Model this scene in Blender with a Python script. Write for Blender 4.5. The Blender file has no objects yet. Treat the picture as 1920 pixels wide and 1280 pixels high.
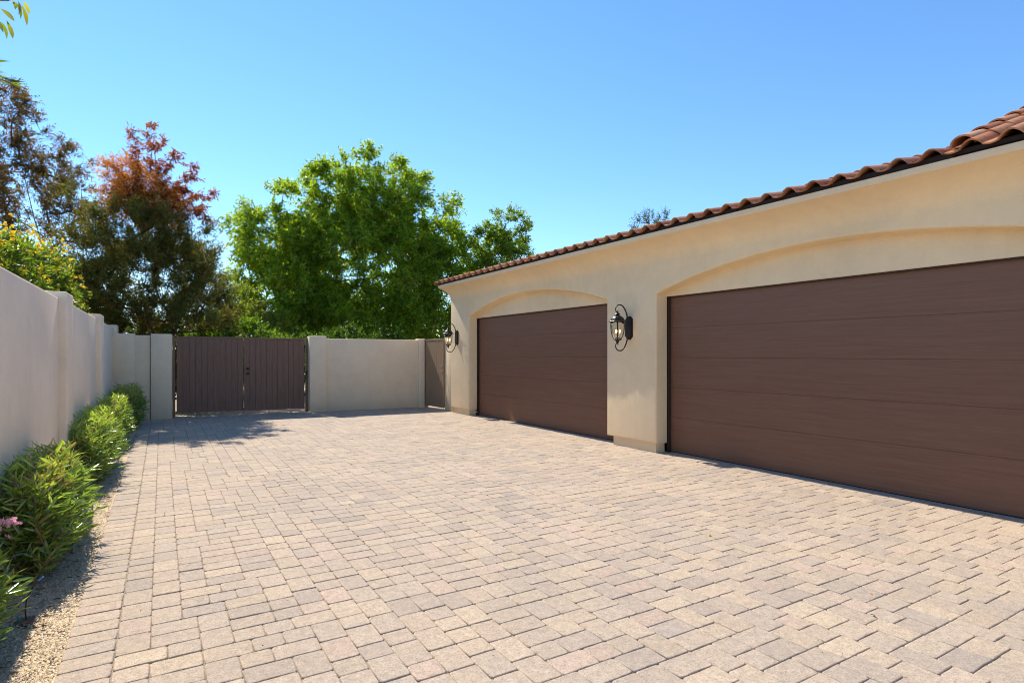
import bpy, bmesh, math, random
import numpy as np
from mathutils import Vector, Matrix
R = math.radians
random.seed(7)
SC = bpy.context.scene
COL = SC.collection

# ------------------------------------------------------------------ camera, sky, sun, exposure
cam_d = bpy.data.cameras.new('camera'); cam = bpy.data.objects.new('camera', cam_d); COL.objects.link(cam)
FPX, YAW, EYE = 1090.0, math.atan(657/1090.0), 1.52
cam_d.sensor_width = 36; cam_d.lens = FPX/1920*36; cam_d.shift_y = 24/1920
cam_d.clip_start = 0.05; cam_d.clip_end = 3000
cam.location = (0, 0, EYE); cam.rotation_euler = (R(90), 0, -YAW)
SC.camera = cam
SUN_K, SUN_M = 0.16, 0.88                       # horizontal travel of a ray per metre of fall
sun_dir = Vector((SUN_K, -SUN_M, -1)).normalized()
ELEV = math.asin(-sun_dir.z); ROT = math.atan2(-SUN_K, SUN_M)
world = bpy.data.worlds.new('World'); SC.world = world; world.use_nodes = True
wn = world.node_tree; wn.nodes.clear()
sky = wn.nodes.new('ShaderNodeTexSky'); sky.sky_type = 'NISHITA'; sky.sun_disc = False
sky.sun_elevation = ELEV; sky.sun_rotation = ROT; sky.air_density = 1.15; sky.dust_density = 0.0; sky.ozone_density = 7.0
sky.altitude = 300
bg = wn.nodes.new('ShaderNodeBackground'); bg.inputs['Strength'].default_value = 0.11
wo = wn.nodes.new('ShaderNodeOutputWorld')
hs = wn.nodes.new('ShaderNodeHueSaturation'); hs.inputs['Hue'].default_value = .499; hs.inputs['Saturation'].default_value = 1.08
wn.links.new(sky.outputs[0], hs.inputs['Color']); wn.links.new(hs.outputs[0], bg.inputs[0]); wn.links.new(bg.outputs[0], wo.inputs[0])
sun_d = bpy.data.lights.new('sun', 'SUN'); sun_d.energy = 3.6; sun_d.angle = R(0.5); sun_d.color = (1.0, 0.925, 0.81)
sun = bpy.data.objects.new('sun', sun_d); COL.objects.link(sun)
sun.rotation_euler = sun_dir.to_track_quat('-Z', 'Y').to_euler(); sun.location = (0, 0, 30)
vs = SC.view_settings
vs.view_transform = 'Standard'; vs.look = 'None'; vs.gamma = 1; vs.use_curve_mapping = False; vs.exposure = 1.02
SC.render.engine = 'CYCLES'
SC.cycles.pixel_filter_type = 'BLACKMAN_HARRIS'; SC.cycles.filter_width = 1.05
SC.cycles.max_bounces = 8; SC.cycles.transparent_max_bounces = 12

# ------------------------------------------------------------------ helpers
def meta(o, label=None, cat=None, group=None, kind=None):
    if label: o['label'] = label
    if cat: o['category'] = cat
    if group: o['group'] = group
    if kind: o['kind'] = kind
    return o
def thing(name, label, cat, loc=(0, 0, 0), rotz=0.0, group=None):
    o = bpy.data.objects.new(name, None); COL.objects.link(o); o.empty_display_size = .2
    o.location = loc; o.rotation_euler = (0, 0, rotz)
    return meta(o, label, cat, group)
def obj(name, bm, mat, parent=None, smooth=False, angle=None):
    if isinstance(bm, bpy.types.Mesh): me = bm
    else:
        me = bpy.data.meshes.new(name); bm.to_mesh(me); bm.free()
    if mat and not me.materials: me.materials.append(mat)
    if smooth:
        me.polygons.foreach_set('use_smooth', [True]*len(me.polygons))
        if angle: me.set_sharp_from_angle(angle=R(angle))
    o = bpy.data.objects.new(name, me); COL.objects.link(o)
    if parent: o.parent = parent
    return o
def box(bm, x0, x1, y0, y1, z0, z1, bev=0.0, M=None, seg=1):
    vs_ = [bm.verts.new(p) for p in ((x0,y0,z0),(x1,y0,z0),(x1,y1,z0),(x0,y1,z0),(x0,y0,z1),(x1,y0,z1),(x1,y1,z1),(x0,y1,z1))]
    fs = [bm.faces.new([vs_[i] for i in f]) for f in ((0,3,2,1),(4,5,6,7),(0,1,5,4),(1,2,6,5),(2,3,7,6),(3,0,4,7))]
    if bev:
        es = {e for f in fs for e in f.edges}
        r = bmesh.ops.bevel(bm, geom=list(es), offset=bev, segments=seg, profile=.5, affect='EDGES')
        if M is not None:
            bmesh.ops.transform(bm, matrix=M, verts=list({v for f in r['faces'] for v in f.verts}))
    elif M is not None:
        bmesh.ops.transform(bm, matrix=M, verts=vs_)
def bx(*a, **k):
    bm = bmesh.new(); box(bm, *a, **k); return bm
def tube(bm, pts, rad, n=8, cap=True):
    pts = [Vector(p) for p in pts]
    rad = rad if hasattr(rad, '__len__') else [rad]*len(pts)
    rings = []; up = Vector((0.13, 0.21, 1)).normalized(); prev = None
    for i, p in enumerate(pts):
        t = (pts[min(i+1, len(pts)-1)]-pts[max(i-1, 0)])
        t = t.normalized() if t.length > 1e-9 else Vector((0, 0, 1))
        if prev is None:
            a = t.cross(up)
            if a.length < .1: a = t.cross(Vector((1, 0, 0)))
        else: a = prev-t*prev.dot(t)
        a.normalize(); prev = a; b = t.cross(a)
        rings.append([bm.verts.new(p+(a*math.cos(2*math.pi*k/n)+b*math.sin(2*math.pi*k/n))*rad[i]) for k in range(n)])
    for i in range(len(rings)-1):
        for k in range(n):
            bm.faces.new((rings[i][k], rings[i][(k+1) % n], rings[i+1][(k+1) % n], rings[i+1][k]))
    if cap:
        bm.faces.new(rings[0][::-1]); bm.faces.new(rings[-1])
def lathe(bm, prof, n=20, cx=0, cy=0, flute=0, fn=8):
    rings = []
    for r, z in prof:
        rings.append([bm.verts.new((cx+r*(1+flute*math.cos(fn*2*math.pi*k/n))*math.cos(2*math.pi*k/n), cy+r*(1+flute*math.cos(fn*2*math.pi*k/n))*math.sin(2*math.pi*k/n), z)) for k in range(n)])
    for i in range(len(rings)-1):
        for k in range(n): bm.faces.new((rings[i][k], rings[i][(k+1) % n], rings[i+1][(k+1) % n], rings[i+1][k]))
    bm.faces.new(rings[0][::-1]); bm.faces.new(rings[-1])
def np_mesh(name, V, F, tint=None):
    """V (n,3), F (m,k) all faces k-gons, tint (n,3)"""
    me = bpy.data.meshes.new(name); n, m, k = len(V), len(F), F.shape[1]
    me.vertices.add(n); me.vertices.foreach_set('co', V.astype(np.float32).ravel())
    me.loops.add(m*k); me.loops.foreach_set('vertex_index', F.astype(np.int32).ravel())
    me.polygons.add(m); me.polygons.foreach_set('loop_start', np.arange(0, m*k, k, dtype=np.int32))
    me.update(calc_edges=True)
    if tint is not None:
        at = me.attributes.new('tint', 'FLOAT_COLOR', 'POINT')
        at.data.foreach_set('color', np.concatenate([tint, np.ones((n, 1))], 1).astype(np.float32).ravel())
    return me

# ------------------------------------------------------------------ materials
class N:
    def __init__(s, name):
        s.m = bpy.data.materials.new(name); s.m.use_nodes = True; s.t = s.m.node_tree
        s.b = s.t.nodes['Principled BSDF']; s.out = s.t.nodes['Material Output']
    def n(s, ty, **k):
        x = s.t.nodes.new('ShaderNode'+ty)
        for a, v in k.items():
            if hasattr(x, a): setattr(x, a, v)
            else: x.inputs[a].default_value = v
        return x
    def l(s, a, b): s.t.links.new(a, b)
    def coord(s, scale=(1, 1, 1), kind='Object', rot=(0,0,0)):
        tc = s.n('TexCoord'); mp = s.n('Mapping'); mp.inputs['Scale'].default_value = scale; mp.inputs['Rotation'].default_value = rot
        s.l(tc.outputs[kind], mp.inputs[0]); return mp.outputs[0]
    def noise(s, vec, scale, detail=4, rough=.55):
        x = s.n('TexNoise'); x.inputs['Scale'].default_value = scale; x.inputs['Detail'].default_value = detail; x.inputs['Roughness'].default_value = rough
        s.l(vec, x.inputs['Vector']); return x.outputs[0]
    def ramp(s, fac, stops):
        r = s.n('ValToRGB'); e = r.color_ramp.elements
        while len(e) < len(stops): e.new(.5)
        for i, (p, c) in enumerate(stops):
            e[i].position = p; e[i].color = (*c, 1) if len(c) == 3 else c
        s.l(fac, r.inputs[0]); return r.outputs[0]
    def mix(s, fac, a, b, mode='MIX'):
        x = s.n('Mix'); x.data_type = 'RGBA'; x.blend_type = mode
        for sock, v in ((x.inputs[0], fac), (x.inputs[6], a), (x.inputs[7], b)):
            if hasattr(v, 'node'): s.l(v, sock)
            else: sock.default_value = v if not hasattr(v, '__len__') else ((*v, 1) if len(v) == 3 else v)
        return x.outputs[2]
    def bump(s, h, strength, dist, prev=None):
        x = s.n('Bump'); x.inputs['Strength'].default_value = strength; x.inputs['Distance'].default_value = dist
        s.l(h, x.inputs['Height'])
        if prev: s.l(prev, x.inputs['Normal'])
        return x.outputs[0]
    def base(s, c, rough=.8, nrm=None, spec=None, metal=0):
        if hasattr(c, 'node'): s.l(c, s.b.inputs['Base Color'])
        else: s.b.inputs['Base Color'].default_value = (*c, 1)
        if hasattr(rough, 'node'): s.l(rough, s.b.inputs['Roughness'])
        else: s.b.inputs['Roughness'].default_value = rough
        s.b.inputs['Metallic'].default_value = metal
        if spec is not None: s.b.inputs['Specular IOR Level'].default_value = spec
        if nrm: s.l(nrm, s.b.inputs['Normal'])
        return s.m
def W(p): return 'World'
def stucco(name, col, var=.08):
    g = N(name); tc = g.n('NewGeometry'); p = tc.outputs['Position']
    big = g.noise(p, .9, 5); mid = g.noise(p, 6, 4); fine = g.noise(p, 260, 3, .6); grain = g.noise(p, 90, 5, .6)
    a = tuple(c*(1-var) for c in col); b = tuple(min(1, c*(1+var)) for c in col)
    c1 = g.ramp(big, [(.3, a), (.7, b)])
    c2 = g.mix(.25, c1, g.ramp(mid, [(.35, tuple(c*.9 for c in col)), (.65, b)]))
    # rain streaks and soil splash above the ground
    st = g.n('Mapping'); st.inputs['Scale'].default_value = (7, 7, .35); g.l(p, st.inputs[0])
    sn = g.ramp(g.noise(st.outputs[0], 1.6, 5), [(.56, (0, 0, 0)), (.8, (1, 1, 1))])
    c3 = g.mix(sn, c2, g.mix(.05, c2, (.20, .15, .10)))
    sx = g.n('SeparateXYZ'); g.l(p, sx.inputs[0])
    hz = g.n('MapRange'); hz.inputs[1].default_value = 0; hz.inputs[2].default_value = .28; hz.inputs[3].default_value = .35; hz.inputs[4].default_value = 0
    g.l(sx.outputs[2], hz.inputs[0])
    ml = g.n('Math'); ml.operation = 'MULTIPLY'; g.l(hz.outputs[0], ml.inputs[0]); g.l(mid, ml.inputs[1])
    c4 = g.mix(ml.outputs[0], c3, (.30, .22, .15))
    gr = g.mix(.12, c4, g.mix(1.0, c4, g.ramp(grain, [(.3, (.55, .55, .55)), (.7, (1, 1, 1))]), 'MULTIPLY'))
    nb = g.bump(grain, .55, .006); nb = g.bump(fine, .35, .002, nb); nb = g.bump(big, .5, .03, nb)
    return g.base(gr, .92, nb, .2)
M_garage = stucco('stucco_garage', (.83, .65, .41))
M_left = stucco('stucco_boundary', (.86, .70, .52))
M_back = stucco('stucco_back', (.84, .67, .46))
M_trim = stucco('stucco_trim', (.86, .66, .42), .04)

def attr_col(g, name='tint'):
    a = g.n('Attribute'); a.attribute_name = name; return a.outputs['Color']
def m_paver():
    g = N('tumbled_concrete_paver'); tc = g.n('NewGeometry'); p = tc.outputs['Position']
    t = attr_col(g)
    sp = g.noise(p, 170, 3, .7); md = g.noise(p, 22, 5, .6); sp2 = g.noise(p, 420, 2, .5); bg_ = g.noise(p, 1.1, 4)
    c = g.mix(1, t, g.ramp(md, [(.3, (.84, .83, .82)), (.7, (1.14, 1.13, 1.11))]), 'MULTIPLY')
    c = g.mix(1, c, g.ramp(bg_, [(.3, (.90, .91, .92)), (.7, (1.07, 1.05, 1.02))]), 'MULTIPLY')
    c = g.mix(g.ramp(sp, [(.54, (0, 0, 0)), (.66, (.75, .75, .75))]), c, (.13, .11, .095))
    sp3 = g.noise(p, 60, 4, .7); c = g.mix(g.ramp(sp3, [(.50, (0, 0, 0)), (.66, (.65, .65, .65))]), c, (.22, .18, .145))
    sp4 = g.noise(p, 95, 3, .6); c = g.mix(g.ramp(sp4, [(.60, (0, 0, 0)), (.70, (.6, .6, .6))]), c, (.66, .58, .47))
    c = g.mix(g.ramp(sp2, [(.66, (0, 0, 0)), (.74, (.6, .6, .6))]), c, (.62, .56, .48))
    nb = g.bump(md, .6, .005); nb = g.bump(sp, .8, .003, nb)
    return g.base(c, .9, nb, .25)
M_paver = m_paver()
def m_sand(name, a, b, sc=120):
    g = N(name); tc = g.n('NewGeometry'); p = tc.outputs['Position']
    v = g.n('TexVoronoi'); v.inputs['Scale'].default_value = sc; g.l(p, v.inputs['Vector'])
    c = g.mix(.6, g.ramp(g.noise(p, 5, 4), [(.3, a), (.7, b)]), g.ramp(v.outputs['Color'], [(.1, tuple(x*.55 for x in a)), (.5, a), (.9, tuple(min(1, x*1.4) for x in b))]))
    nb = g.bump(v.outputs['Distance'], .8, .006); nb = g.bump(g.noise(p, 9, 4), .6, .02, nb)
    return g.base(c, .95, nb, .15)
M_joint = m_sand('joint_sand', (.34, .26, .18), (.42, .33, .23), 260)
M_gravel = m_sand('decomposed_granite', (.46, .35, .22), (.62, .49, .32), 110)
M_ground = m_sand('dry_ground', (.30, .23, .16), (.38, .30, .21), 40)
M_thresh = m_sand('concrete', (.42, .34, .25), (.50, .42, .31), 200)

def m_wooddoor():
    g = N('brown_wood_grain_steel'); v = g.coord((26, 1.3, 60)); v2 = g.coord((9, .5, 17))
    n1 = g.noise(v, 3.2, 7, .65); n2 = g.noise(v2, 2.2, 5, .6); cr = g.noise(g.coord((200, 200, 1)), 2, 2)
    c = g.ramp(n1, [(.25, (.140, .063, .034)), (.55, (.195, .093, .054)), (.85, (.280, .155, .102))])
    c = g.mix(.45, c, g.ramp(n2, [(.3, (.150, .070, .040)), (.7, (.225, .112, .068))]))
    nb = g.bump(n1, .5, .003); nb = g.bump(cr, .12, .001, nb)
    rr = g.ramp(n1, [(.3, (.36, .36, .36)), (.8, (.60, .60, .60))])
    return g.base(c, rr, nb, .35)
M_door = m_wooddoor()
def m_paint(name, col, rough=.5, sc=(30, 30, 1.2), var=.25, spec=.4):
    g = N(name); v = g.coord(sc); n1 = g.noise(v, 3, 6, .6)
    c = g.ramp(n1, [(.25, tuple(x*(1-var) for x in col)), (.75, tuple(x*(1+var) for x in col))])
    return g.base(c, rough, g.bump(n1, .5, .002), spec)
M_gate = m_paint('dark_brown_gate_paint', (.225, .130, .090), .7, spec=.2)
M_gate2 = m_paint('weathered_brown_board', (.34, .22, .125), .75, spec=.15)
M_frame = m_paint('dark_brown_frame', (.030, .016, .010), .5)
M_rubber = m_paint('black_rubber', (.012, .011, .011), .6)
M_alu = N('aluminium_strip').base((.5, .5, .52), .35, None, .5, .9)
M_chrome = N('nickel_lever').base((.75, .73, .70), .2, None, .5, 1)
M_birdstop = m_paint('dark_brown_board', (.022, .013, .010), .8)
g = N('black_iron'); nn = g.noise(g.coord((1, 1, 1)), 60, 4)
M_iron = g.base(g.ramp(nn, [(.3, (.006, .005, .005)), (.7, (.016, .014, .013))]), .38, g.bump(nn, .2, .001), .4)
g = N('lantern_glass'); tr = g.n('BsdfTransparent'); gl = g.n('BsdfGlossy'); gl.inputs['Roughness'].default_value = .12
tr.inputs[0].default_value = (.93, .90, .84, 1)
mx = g.n('MixShader'); fr = g.n('Fresnel'); fr.inputs[0].default_value = 1.25
gn = g.noise(g.coord(), 70, 2); fb = g.bump(gn, .4, .003); g.l(fb, gl.inputs['Normal']); g.l(fb, fr.inputs['Normal'])
g.l(fr.outputs[0], mx.inputs[0]); g.l(tr.outputs[0], mx.inputs[1]); g.l(gl.outputs[0], mx.inputs[2]); g.l(mx.outputs[0], g.out.inputs[0])
M_glass = g.m
M_candle = N('ivory_candle').base((.72, .60, .40), .5)
g = N('flame_bulb'); em = g.n('Emission'); em.inputs[0].default_value = (1, .62, .22, 1); em.inputs[1].default_value = 7; g.l(em.outputs[0], g.out.inputs[0]); M_flame = g.m
def m_tile():
    g = N('terracotta'); tc = g.n('NewGeometry'); p = tc.outputs['Position']; t = attr_col(g)
    n1 = g.noise(p, 14, 5, .6); n2 = g.noise(p, 90, 4)
    c = g.mix(1, t, g.ramp(n1, [(.3, (.75, .72, .70)), (.7, (1.2, 1.15, 1.1))]), 'MULTIPLY')
    c = g.mix(g.ramp(n2, [(.55, (0, 0, 0)), (.75, (.4, .4, .4))]), c, (.20, .13, .09))
    return g.base(c, .8, g.bump(n2, .4, .002), .3)
M_tile = m_tile()
def m_leaf(name, trans=.38, rough=.42, spec=.5, tc=(1.5, 1.55, .55)):
    g = N(name); t = attr_col(g)
    g.base(t, rough, None, spec)
    tl = g.n('BsdfTranslucent'); g.l(g.mix(1, t, tc, 'MULTIPLY'), tl.inputs[0])
    mx = g.n('MixShader'); mx.inputs[0].default_value = trans
    g.l(g.b.outputs[0], mx.inputs[1]); g.l(tl.outputs[0], mx.inputs[2]); g.l(mx.outputs[0], g.out.inputs[0]); return g.m
M_leaf = m_leaf('leaf_green', .6, .36, .5, (2.9, 2.6, .7)); M_oleander = m_leaf('leaf_oleander', .40, .22, .8, (2.0, 2.0, .8))
M_conifer = m_leaf('leaf_conifer', .45, .7, .2, (2.2, 1.9, .9)); M_dead = m_leaf('leaf_dead', .48, .7, .2, (1.7, 1.45, .8))
M_petal = m_leaf('petal', .35, .6, .2, (1.1, 1.0, 1.0))
def m_bark(name, a, b):
    g = N(name); n1 = g.noise(g.coord((14, 14, 3)), 3, 6, .65)
    return g.base(g.ramp(n1, [(.3, a), (.7, b)]), .9, g.bump(n1, .8, .02), .1)
M_bark = m_bark('bark_grey_brown', (.055, .040, .028), (.14, .105, .075)); M_barkr = m_bark('bark_red_brown', (.07, .035, .022), (.17, .09, .055))
M_stem = m_bark('stem_tan', (.20, .13, .07), (.32, .22, .12))
M_litter = m_leaf('dry_leaf_litter', .15, .8, .1, (1, 1, 1))

# ------------------------------------------------------------------ the ground
meta(obj('ground', bx(-400, 400, -300, 600, -.25, -.032), M_ground), kind='structure')
GR = 2.9
P0 = Vector((-.93, 16.03, 0)); P1 = Vector((6.40, 15.66, 0)); BANG = math.atan2(P1.y-P0.y, P1.x-P0.x)

bm = bmesh.new()                                         # gently uneven bed between wall and pavers
nx, ny = 8, 170
vv = [[bm.verts.new((-1.0+.585*i/nx, -3+19.2*j/ny, -.012+.012*math.sin(i*1.3+j*.37)*math.sin(j*.61)+random.uniform(-.003, .003))) for i in range(nx+1)] for j in range(ny+1)]
for j in range(ny):
    for i in range(nx): bm.faces.new((vv[j][i], vv[j][i+1], vv[j+1][i+1], vv[j+1][i]))
bed = meta(obj('gravel_bed', bm, M_gravel, smooth=True), kind='structure')
# loose granite chips and dry leaf litter (nobody could count them)
def chips(n, seed, ysel):
    r = np.random.default_rng(seed)
    c = np.stack([r.uniform(-.93, -.44, n), ysel(r, n), r.uniform(-.004, .006, n)], 1)
    s = r.uniform(.003, .008, n)
    base = np.array([[1, 0, 0], [-.4, .9, 0], [-.5, -.8, 0], [0, 0, .8]])
    an = r.uniform(0, 6.28, n); ca, sa = np.cos(an), np.sin(an)
    V = np.zeros((n, 4, 3))
    for k in range(4):
        b = base[k]*r.uniform(.7, 1.3, (n, 3))
        V[:, k, 0] = c[:, 0]+s*(b[:, 0]*ca-b[:, 1]*sa); V[:, k, 1] = c[:, 1]+s*(b[:, 0]*sa+b[:, 1]*ca); V[:, k, 2] = c[:, 2]+s*b[:, 2]
    F = (np.arange(n)[:, None, None]*4+np.array([[0, 1, 3], [1, 2, 3], [2, 0, 3]])).reshape(-1, 3)
    pal = np.array([[.60, .47, .32], [.46, .35, .23], [.72, .60, .44], [.36, .26, .17], [.66, .51, .31]])
    t = np.repeat(pal[r.integers(0, 5, n)]*r.uniform(.8, 1.15, (n, 1)), 4, 0)
    return np_mesh('chips', V.reshape(-1, 3), F, t)
g = N('granite_chip'); M_chip = g.base(attr_col(g), .9, None, .2)
meta(obj('granite_chips', chips(26000, 5, lambda r, n: 2.6+r.power(.55, n)*6.5), M_chip, bed), kind='stuff')

# ------------------------------------------------------------------ driveway of tumbled pavers
U = .0765
dbm = bmesh.new()
DX0, DX1, DY0, DY1 = -.43, 6.80, -2.2, 16.12
vsx = [dbm.verts.new(p) for p in ((DX0, DY0, -.0085), (DX1, DY0, -.0085), (DX1, DY1, -.0085), (DX0, DY1, -.0085))]
dbm.faces.new(vsx)
driveway = meta(obj('driveway', dbm, M_joint), kind='structure')
bm = bmesh.new(); bm.faces.new([bm.verts.new(q) for q in ((-.95, -22, -.002), (14, -22, -.002), (14, DY0-.01, -.002), (-.95, DY0-.01, -.002))])  # unseen driveway sheet behind the camera, added to bounce light onto shaded walls
meta(obj('driveway_bounce_apron', bm, m_sand('bounce_apron', (.40, .33, .26), (.46, .38, .29), 20)), kind='structure')
rng = random.Random(11)
PAL = [(.466, .370, .278), (.480, .378, .278), (.446, .357, .275), (.418, .338, .268), (.478, .364, .280), (.390, .320, .260), (.490, .390, .280), (.456, .363, .278)]
PW = [24, 18, 16, 8, 8, 3, 6, 17]
pieces = []
ncol = int((DX1-DX0-.2275)/U)+1
X0 = DX0+.2275
h = [rng.choice([0, 1, 2, 3])-4 for _ in range(ncol)]
c = 0
# start from a flat skyline so that no one-unit notch can occur
h = [0]*ncol; HT = int((DY1-DY0)/U)
while True:
    m = min(h)
    if m >= HT: break
    s = h.index(m); e = s
    while e < ncol and h[e] == m: e += 1
    w = e-s; i = s
    q = rng.random()
    if w == 2: pw = 2
    elif w == 3: pw = 3
    elif w == 4: pw = 2
    else: pw = 3 if rng.random() < .56 else 2
    if w < 2: pw = w
    ph = 2 if pw == 3 else (3 if rng.random() < .62 else 2)
    ph = min(ph, max(1, HT+2-m))
    pieces.append((X0+i*U, DY0+m*U, pw*U, ph*U))
    for k in range(i, i+pw): h[k] = m+ph
y = DY0
while y < DY1-.1:
    pieces.append((DX0, y, .2245, .1420)); y += .1420
def in_gate(px, py): return False
def back_y(px): return P0.y+(px-P0.x)/(P1.x-P0.x)*(P1.y-P0.y)+.10
pv = []
for (px, py, w, hh) in pieces:
    if py > back_y(px): continue
    pv.append((px, py, w, hh))
def paver_np(px, py, w, hh, r, tilt=True):
    g_ = .0012; x0, y0, x1, y1 = px+g_, py+g_, px+w-g_, py+hh-g_
    c_ = [r.uniform(.005, .016) for _ in range(4)]; c2 = [r.uniform(.005, .016) for _ in range(4)]
    j = lambda: r.uniform(-.0012, .0012)
    mx_, my_ = (x0+x1)/2, (y0+y1)/2
    out = [(x0+c_[0], y0+j()), (mx_+r.uniform(-.02, .02), y0+r.uniform(-.0005, .002)), (x1-c_[1], y0+j()), (x1+j(), y0+c2[1]), (x1+j(), y1-c2[2]), (x1-c_[2], y1+j()),
           (mx_+r.uniform(-.02, .02), y1-r.uniform(-.0005, .002)), (x0+c_[3], y1+j()), (x0+j(), y1-c2[3]), (x0+j(), y0+c2[0])]
    dz = r.gauss(0, .0009); tx, ty = r.gauss(0, .0065), r.gauss(0, .0065)
    V = []
    for k, (ins, z) in enumerate(((0, -.030), (0, -.0060), (.0022, -.0018), (.007, 0))):
        for (a, b) in out:
            dx, dy = mx_-a, my_-b; L = math.hypot(dx, dy)
            sx = 1 if dx > 0 else -1; sy = 1 if dy > 0 else -1
            ax, ay = a+ins*(dx/L)*1.2, b+ins*(dy/L)*1.2
            V.append((ax, ay, z+dz+(ax-mx_)*tx+(ay-my_)*ty))
    n = 10; F = []
    for k in range(3):
        for i in range(n):
            i2 = (i+1) % n; F.append((k*n+i, k*n+i2, (k+1)*n+i2, (k+1)*n+i))
    F.append(tuple(range(3*n, 4*n)))
    return V, F
def screen(px, py):
    d = px*math.sin(YAW)+py*math.cos(YAW); u = px*math.cos(YAW)-py*math.sin(YAW)
    if d < .2: return None
    return 960+FPX*u/d, 664+FPX*EYE/d, d
rank = []
for i, (px, py, w, hh) in enumerate(pv):
    s = screen(px+w/2, py+hh/2)
    if s and -10 < s[0] < 1930 and s[1] < 1290: rank.append((s[2], i))
rank.sort(); near = {i for _, i in rank[:300]}
allV, allF, allT = [], [], []
r = random.Random(3)
def pick_tint(px, py):
    # colour blends of the concrete come in loose drifts
    base = PAL[r.choices(range(8), PW)[0]]
    if math.sin(px*1.7+py*.9)+math.sin(py*1.3-px*.6) > .9 and r.random() < .25: base = PAL[3]
    f = r.uniform(.93, 1.06); return tuple(x*f for x in base)
def mesh_py(name, V, F, T):
    me = bpy.data.meshes.new(name); me.from_pydata(V, [], F); me.update()
    at = me.attributes.new('tint', 'FLOAT_COLOR', 'POINT')
    at.data.foreach_set('color', np.array([(*t, 1) for t in T], dtype=np.float32).ravel())
    return me
for i, (px, py, w, hh) in enumerate(pv):
    V, F = paver_np(px, py, w, hh, r); t = pick_tint(px, py)
    if i in near:
        ox, oy = px+w/2, py+hh/2
        me = mesh_py('paver', [(a-ox, b-oy, z) for a, b, z in V], F, [t]*len(V))
        sm = [True]*30+[False]; me.polygons.foreach_set('use_smooth', sm)
        o = obj('paver', me, M_paver, driveway); o.location = (ox, oy, 0)
    else:
        k = len(allV); allV += V; allF += [tuple(q+k for q in f) for f in F]; allT += [t]*len(V)
meta(obj('pavers', mesh_py('pavers', allV, allF, allT), M_paver, driveway), kind='stuff')
print('pavers', len(pv))

# ------------------------------------------------------------------ garage
gar = thing('garage', 'cream stucco garage with two arched brown doors and a clay tile eave', 'garage', (6.5, 5, 0))
GO = Vector((6.5, 5, 0))
def gpart(name, bm, mat, parent=None, **k):
    o = obj(name, bm, mat, parent or gar, **k)
    if parent is None: o.location = -GO
    return o
FX, YE, YS, YN = 6.5, 13.9, -3.2, 1.3                   # facade plane, far end, near end
doors = [(7.66, 12.86), (1.30, 6.50)]
PZ = .145
def arch_pts(a, b, z0, z1, n=48):
    return [(a+(b-a)*i/n, z0+(z1-z0)*(1-(2*i/n-1)**2)) for i in range(n+1)]
bm = bmesh.new()
outl = [(YS, PZ)]
for a, b in sorted(doors):
    outl += [(a, PZ)] + arch_pts(a, b, 2.45, 2.83) + [(b, PZ)]
outl += [(YE, PZ), (YE, 2.92), (YS, 2.92)]
DEP = .23
def solid_outline(bm, pts, x0, x1, bevel_face=True, off=.028, skip=None):
    f = [bm.verts.new((x0, y, z)) for y, z in pts]
    face = bm.faces.new(f[::-1] if False else f)
    bm.normal_update()
    if face.normal.x > 0: face.normal_flip()
    r_ = bmesh.ops.extrude_face_region(bm, geom=[face])
    nv = [v for v in r_['geom'] if isinstance(v, bmesh.types.BMVert)]
    for v in nv: v.co.x = x1
    return f
fv = solid_outline(bm, outl, FX, FX+DEP)
bmesh.ops.recalc_face_normals(bm, faces=bm.faces)
es = [e for e in bm.edges if all(abs(v.co.x-FX) < 1e-6 for v in e.verts) and not all(v.co.z > 2.91 for v in e.verts) and len(e.link_faces) == 2]
es = [e for e in es if not (all(abs(v.co.z-2.92) < 1e-5 for v in e.verts))]
bmesh.ops.bevel(bm, geom=es, offset=.032, segments=4, profile=.5, affect='EDGES')
fac = gpart('wall', bm, M_garage, smooth=True, angle=35)
# plinths, set back under the stucco
for a, b in ((12.90, 13.86), (6.54, 7.62), (YS, 1.26)):
    bm = bmesh.new(); c_ = .10
    lo = [(FX+.035+c_*.0, a), (FX+.035, b-(0.10)), (FX+.13, b), (FX+DEP-.01, b), (FX+DEP-.01, a)]
    v0 = [bm.verts.new((x, y, -.02)) for x, y in lo]; v1 = [bm.verts.new((x, y, PZ+.01)) for x, y in lo]
    bm.faces.new(v0); bm.faces.new(v1)
    for i in range(5): bm.faces.new((v0[i], v0[(i+1) % 5], v1[(i+1) % 5], v1[i]))
    bmesh.ops.recalc_face_normals(bm, faces=bm.faces)
    gpart('plinth', bm, M_garage)
# cove that swells out to the eave
bm = bmesh.new(); rows = []
cp = []
for i in range(11):
    t = R(68)*i/10; cp.append((FX-.56*(1-math.cos(t))/(1-math.cos(R(68)))*.62, 2.92+.31*math.sin(t)/math.sin(R(68))))
XE = cp[-1][0]                                        # about 6.15
ys = np.linspace(YE, YS, 60)
for yv in ys: rows.append([bm.verts.new((x, yv, z)) for x, z in cp])
for a in range(len(rows)-1):
    for k in range(10): bm.faces.new((rows[a][k], rows[a][k+1], rows[a+1][k+1], rows[a+1][k]))
# end cap
ec = [bm.verts.new((x, YE, z)) for x, z in cp]+[bm.verts.new((FX+DEP, YE, 3.23)), bm.verts.new((FX+DEP, YE, 2.92))]
bm.faces.new(ec)
bmesh.ops.recalc_face_normals(bm, faces=bm.faces)
gpart('cove', bm, M_garage, smooth=True, angle=60)
gpart('fascia', bx(XE-.012, XE+.16, YS, YE+.01, 3.228, 3.300, bev=.006), M_trim)
gpart('bird_stop', bx(XE+.03, XE+.06, YS, YE, 3.299, 3.372), M_birdstop)
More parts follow.
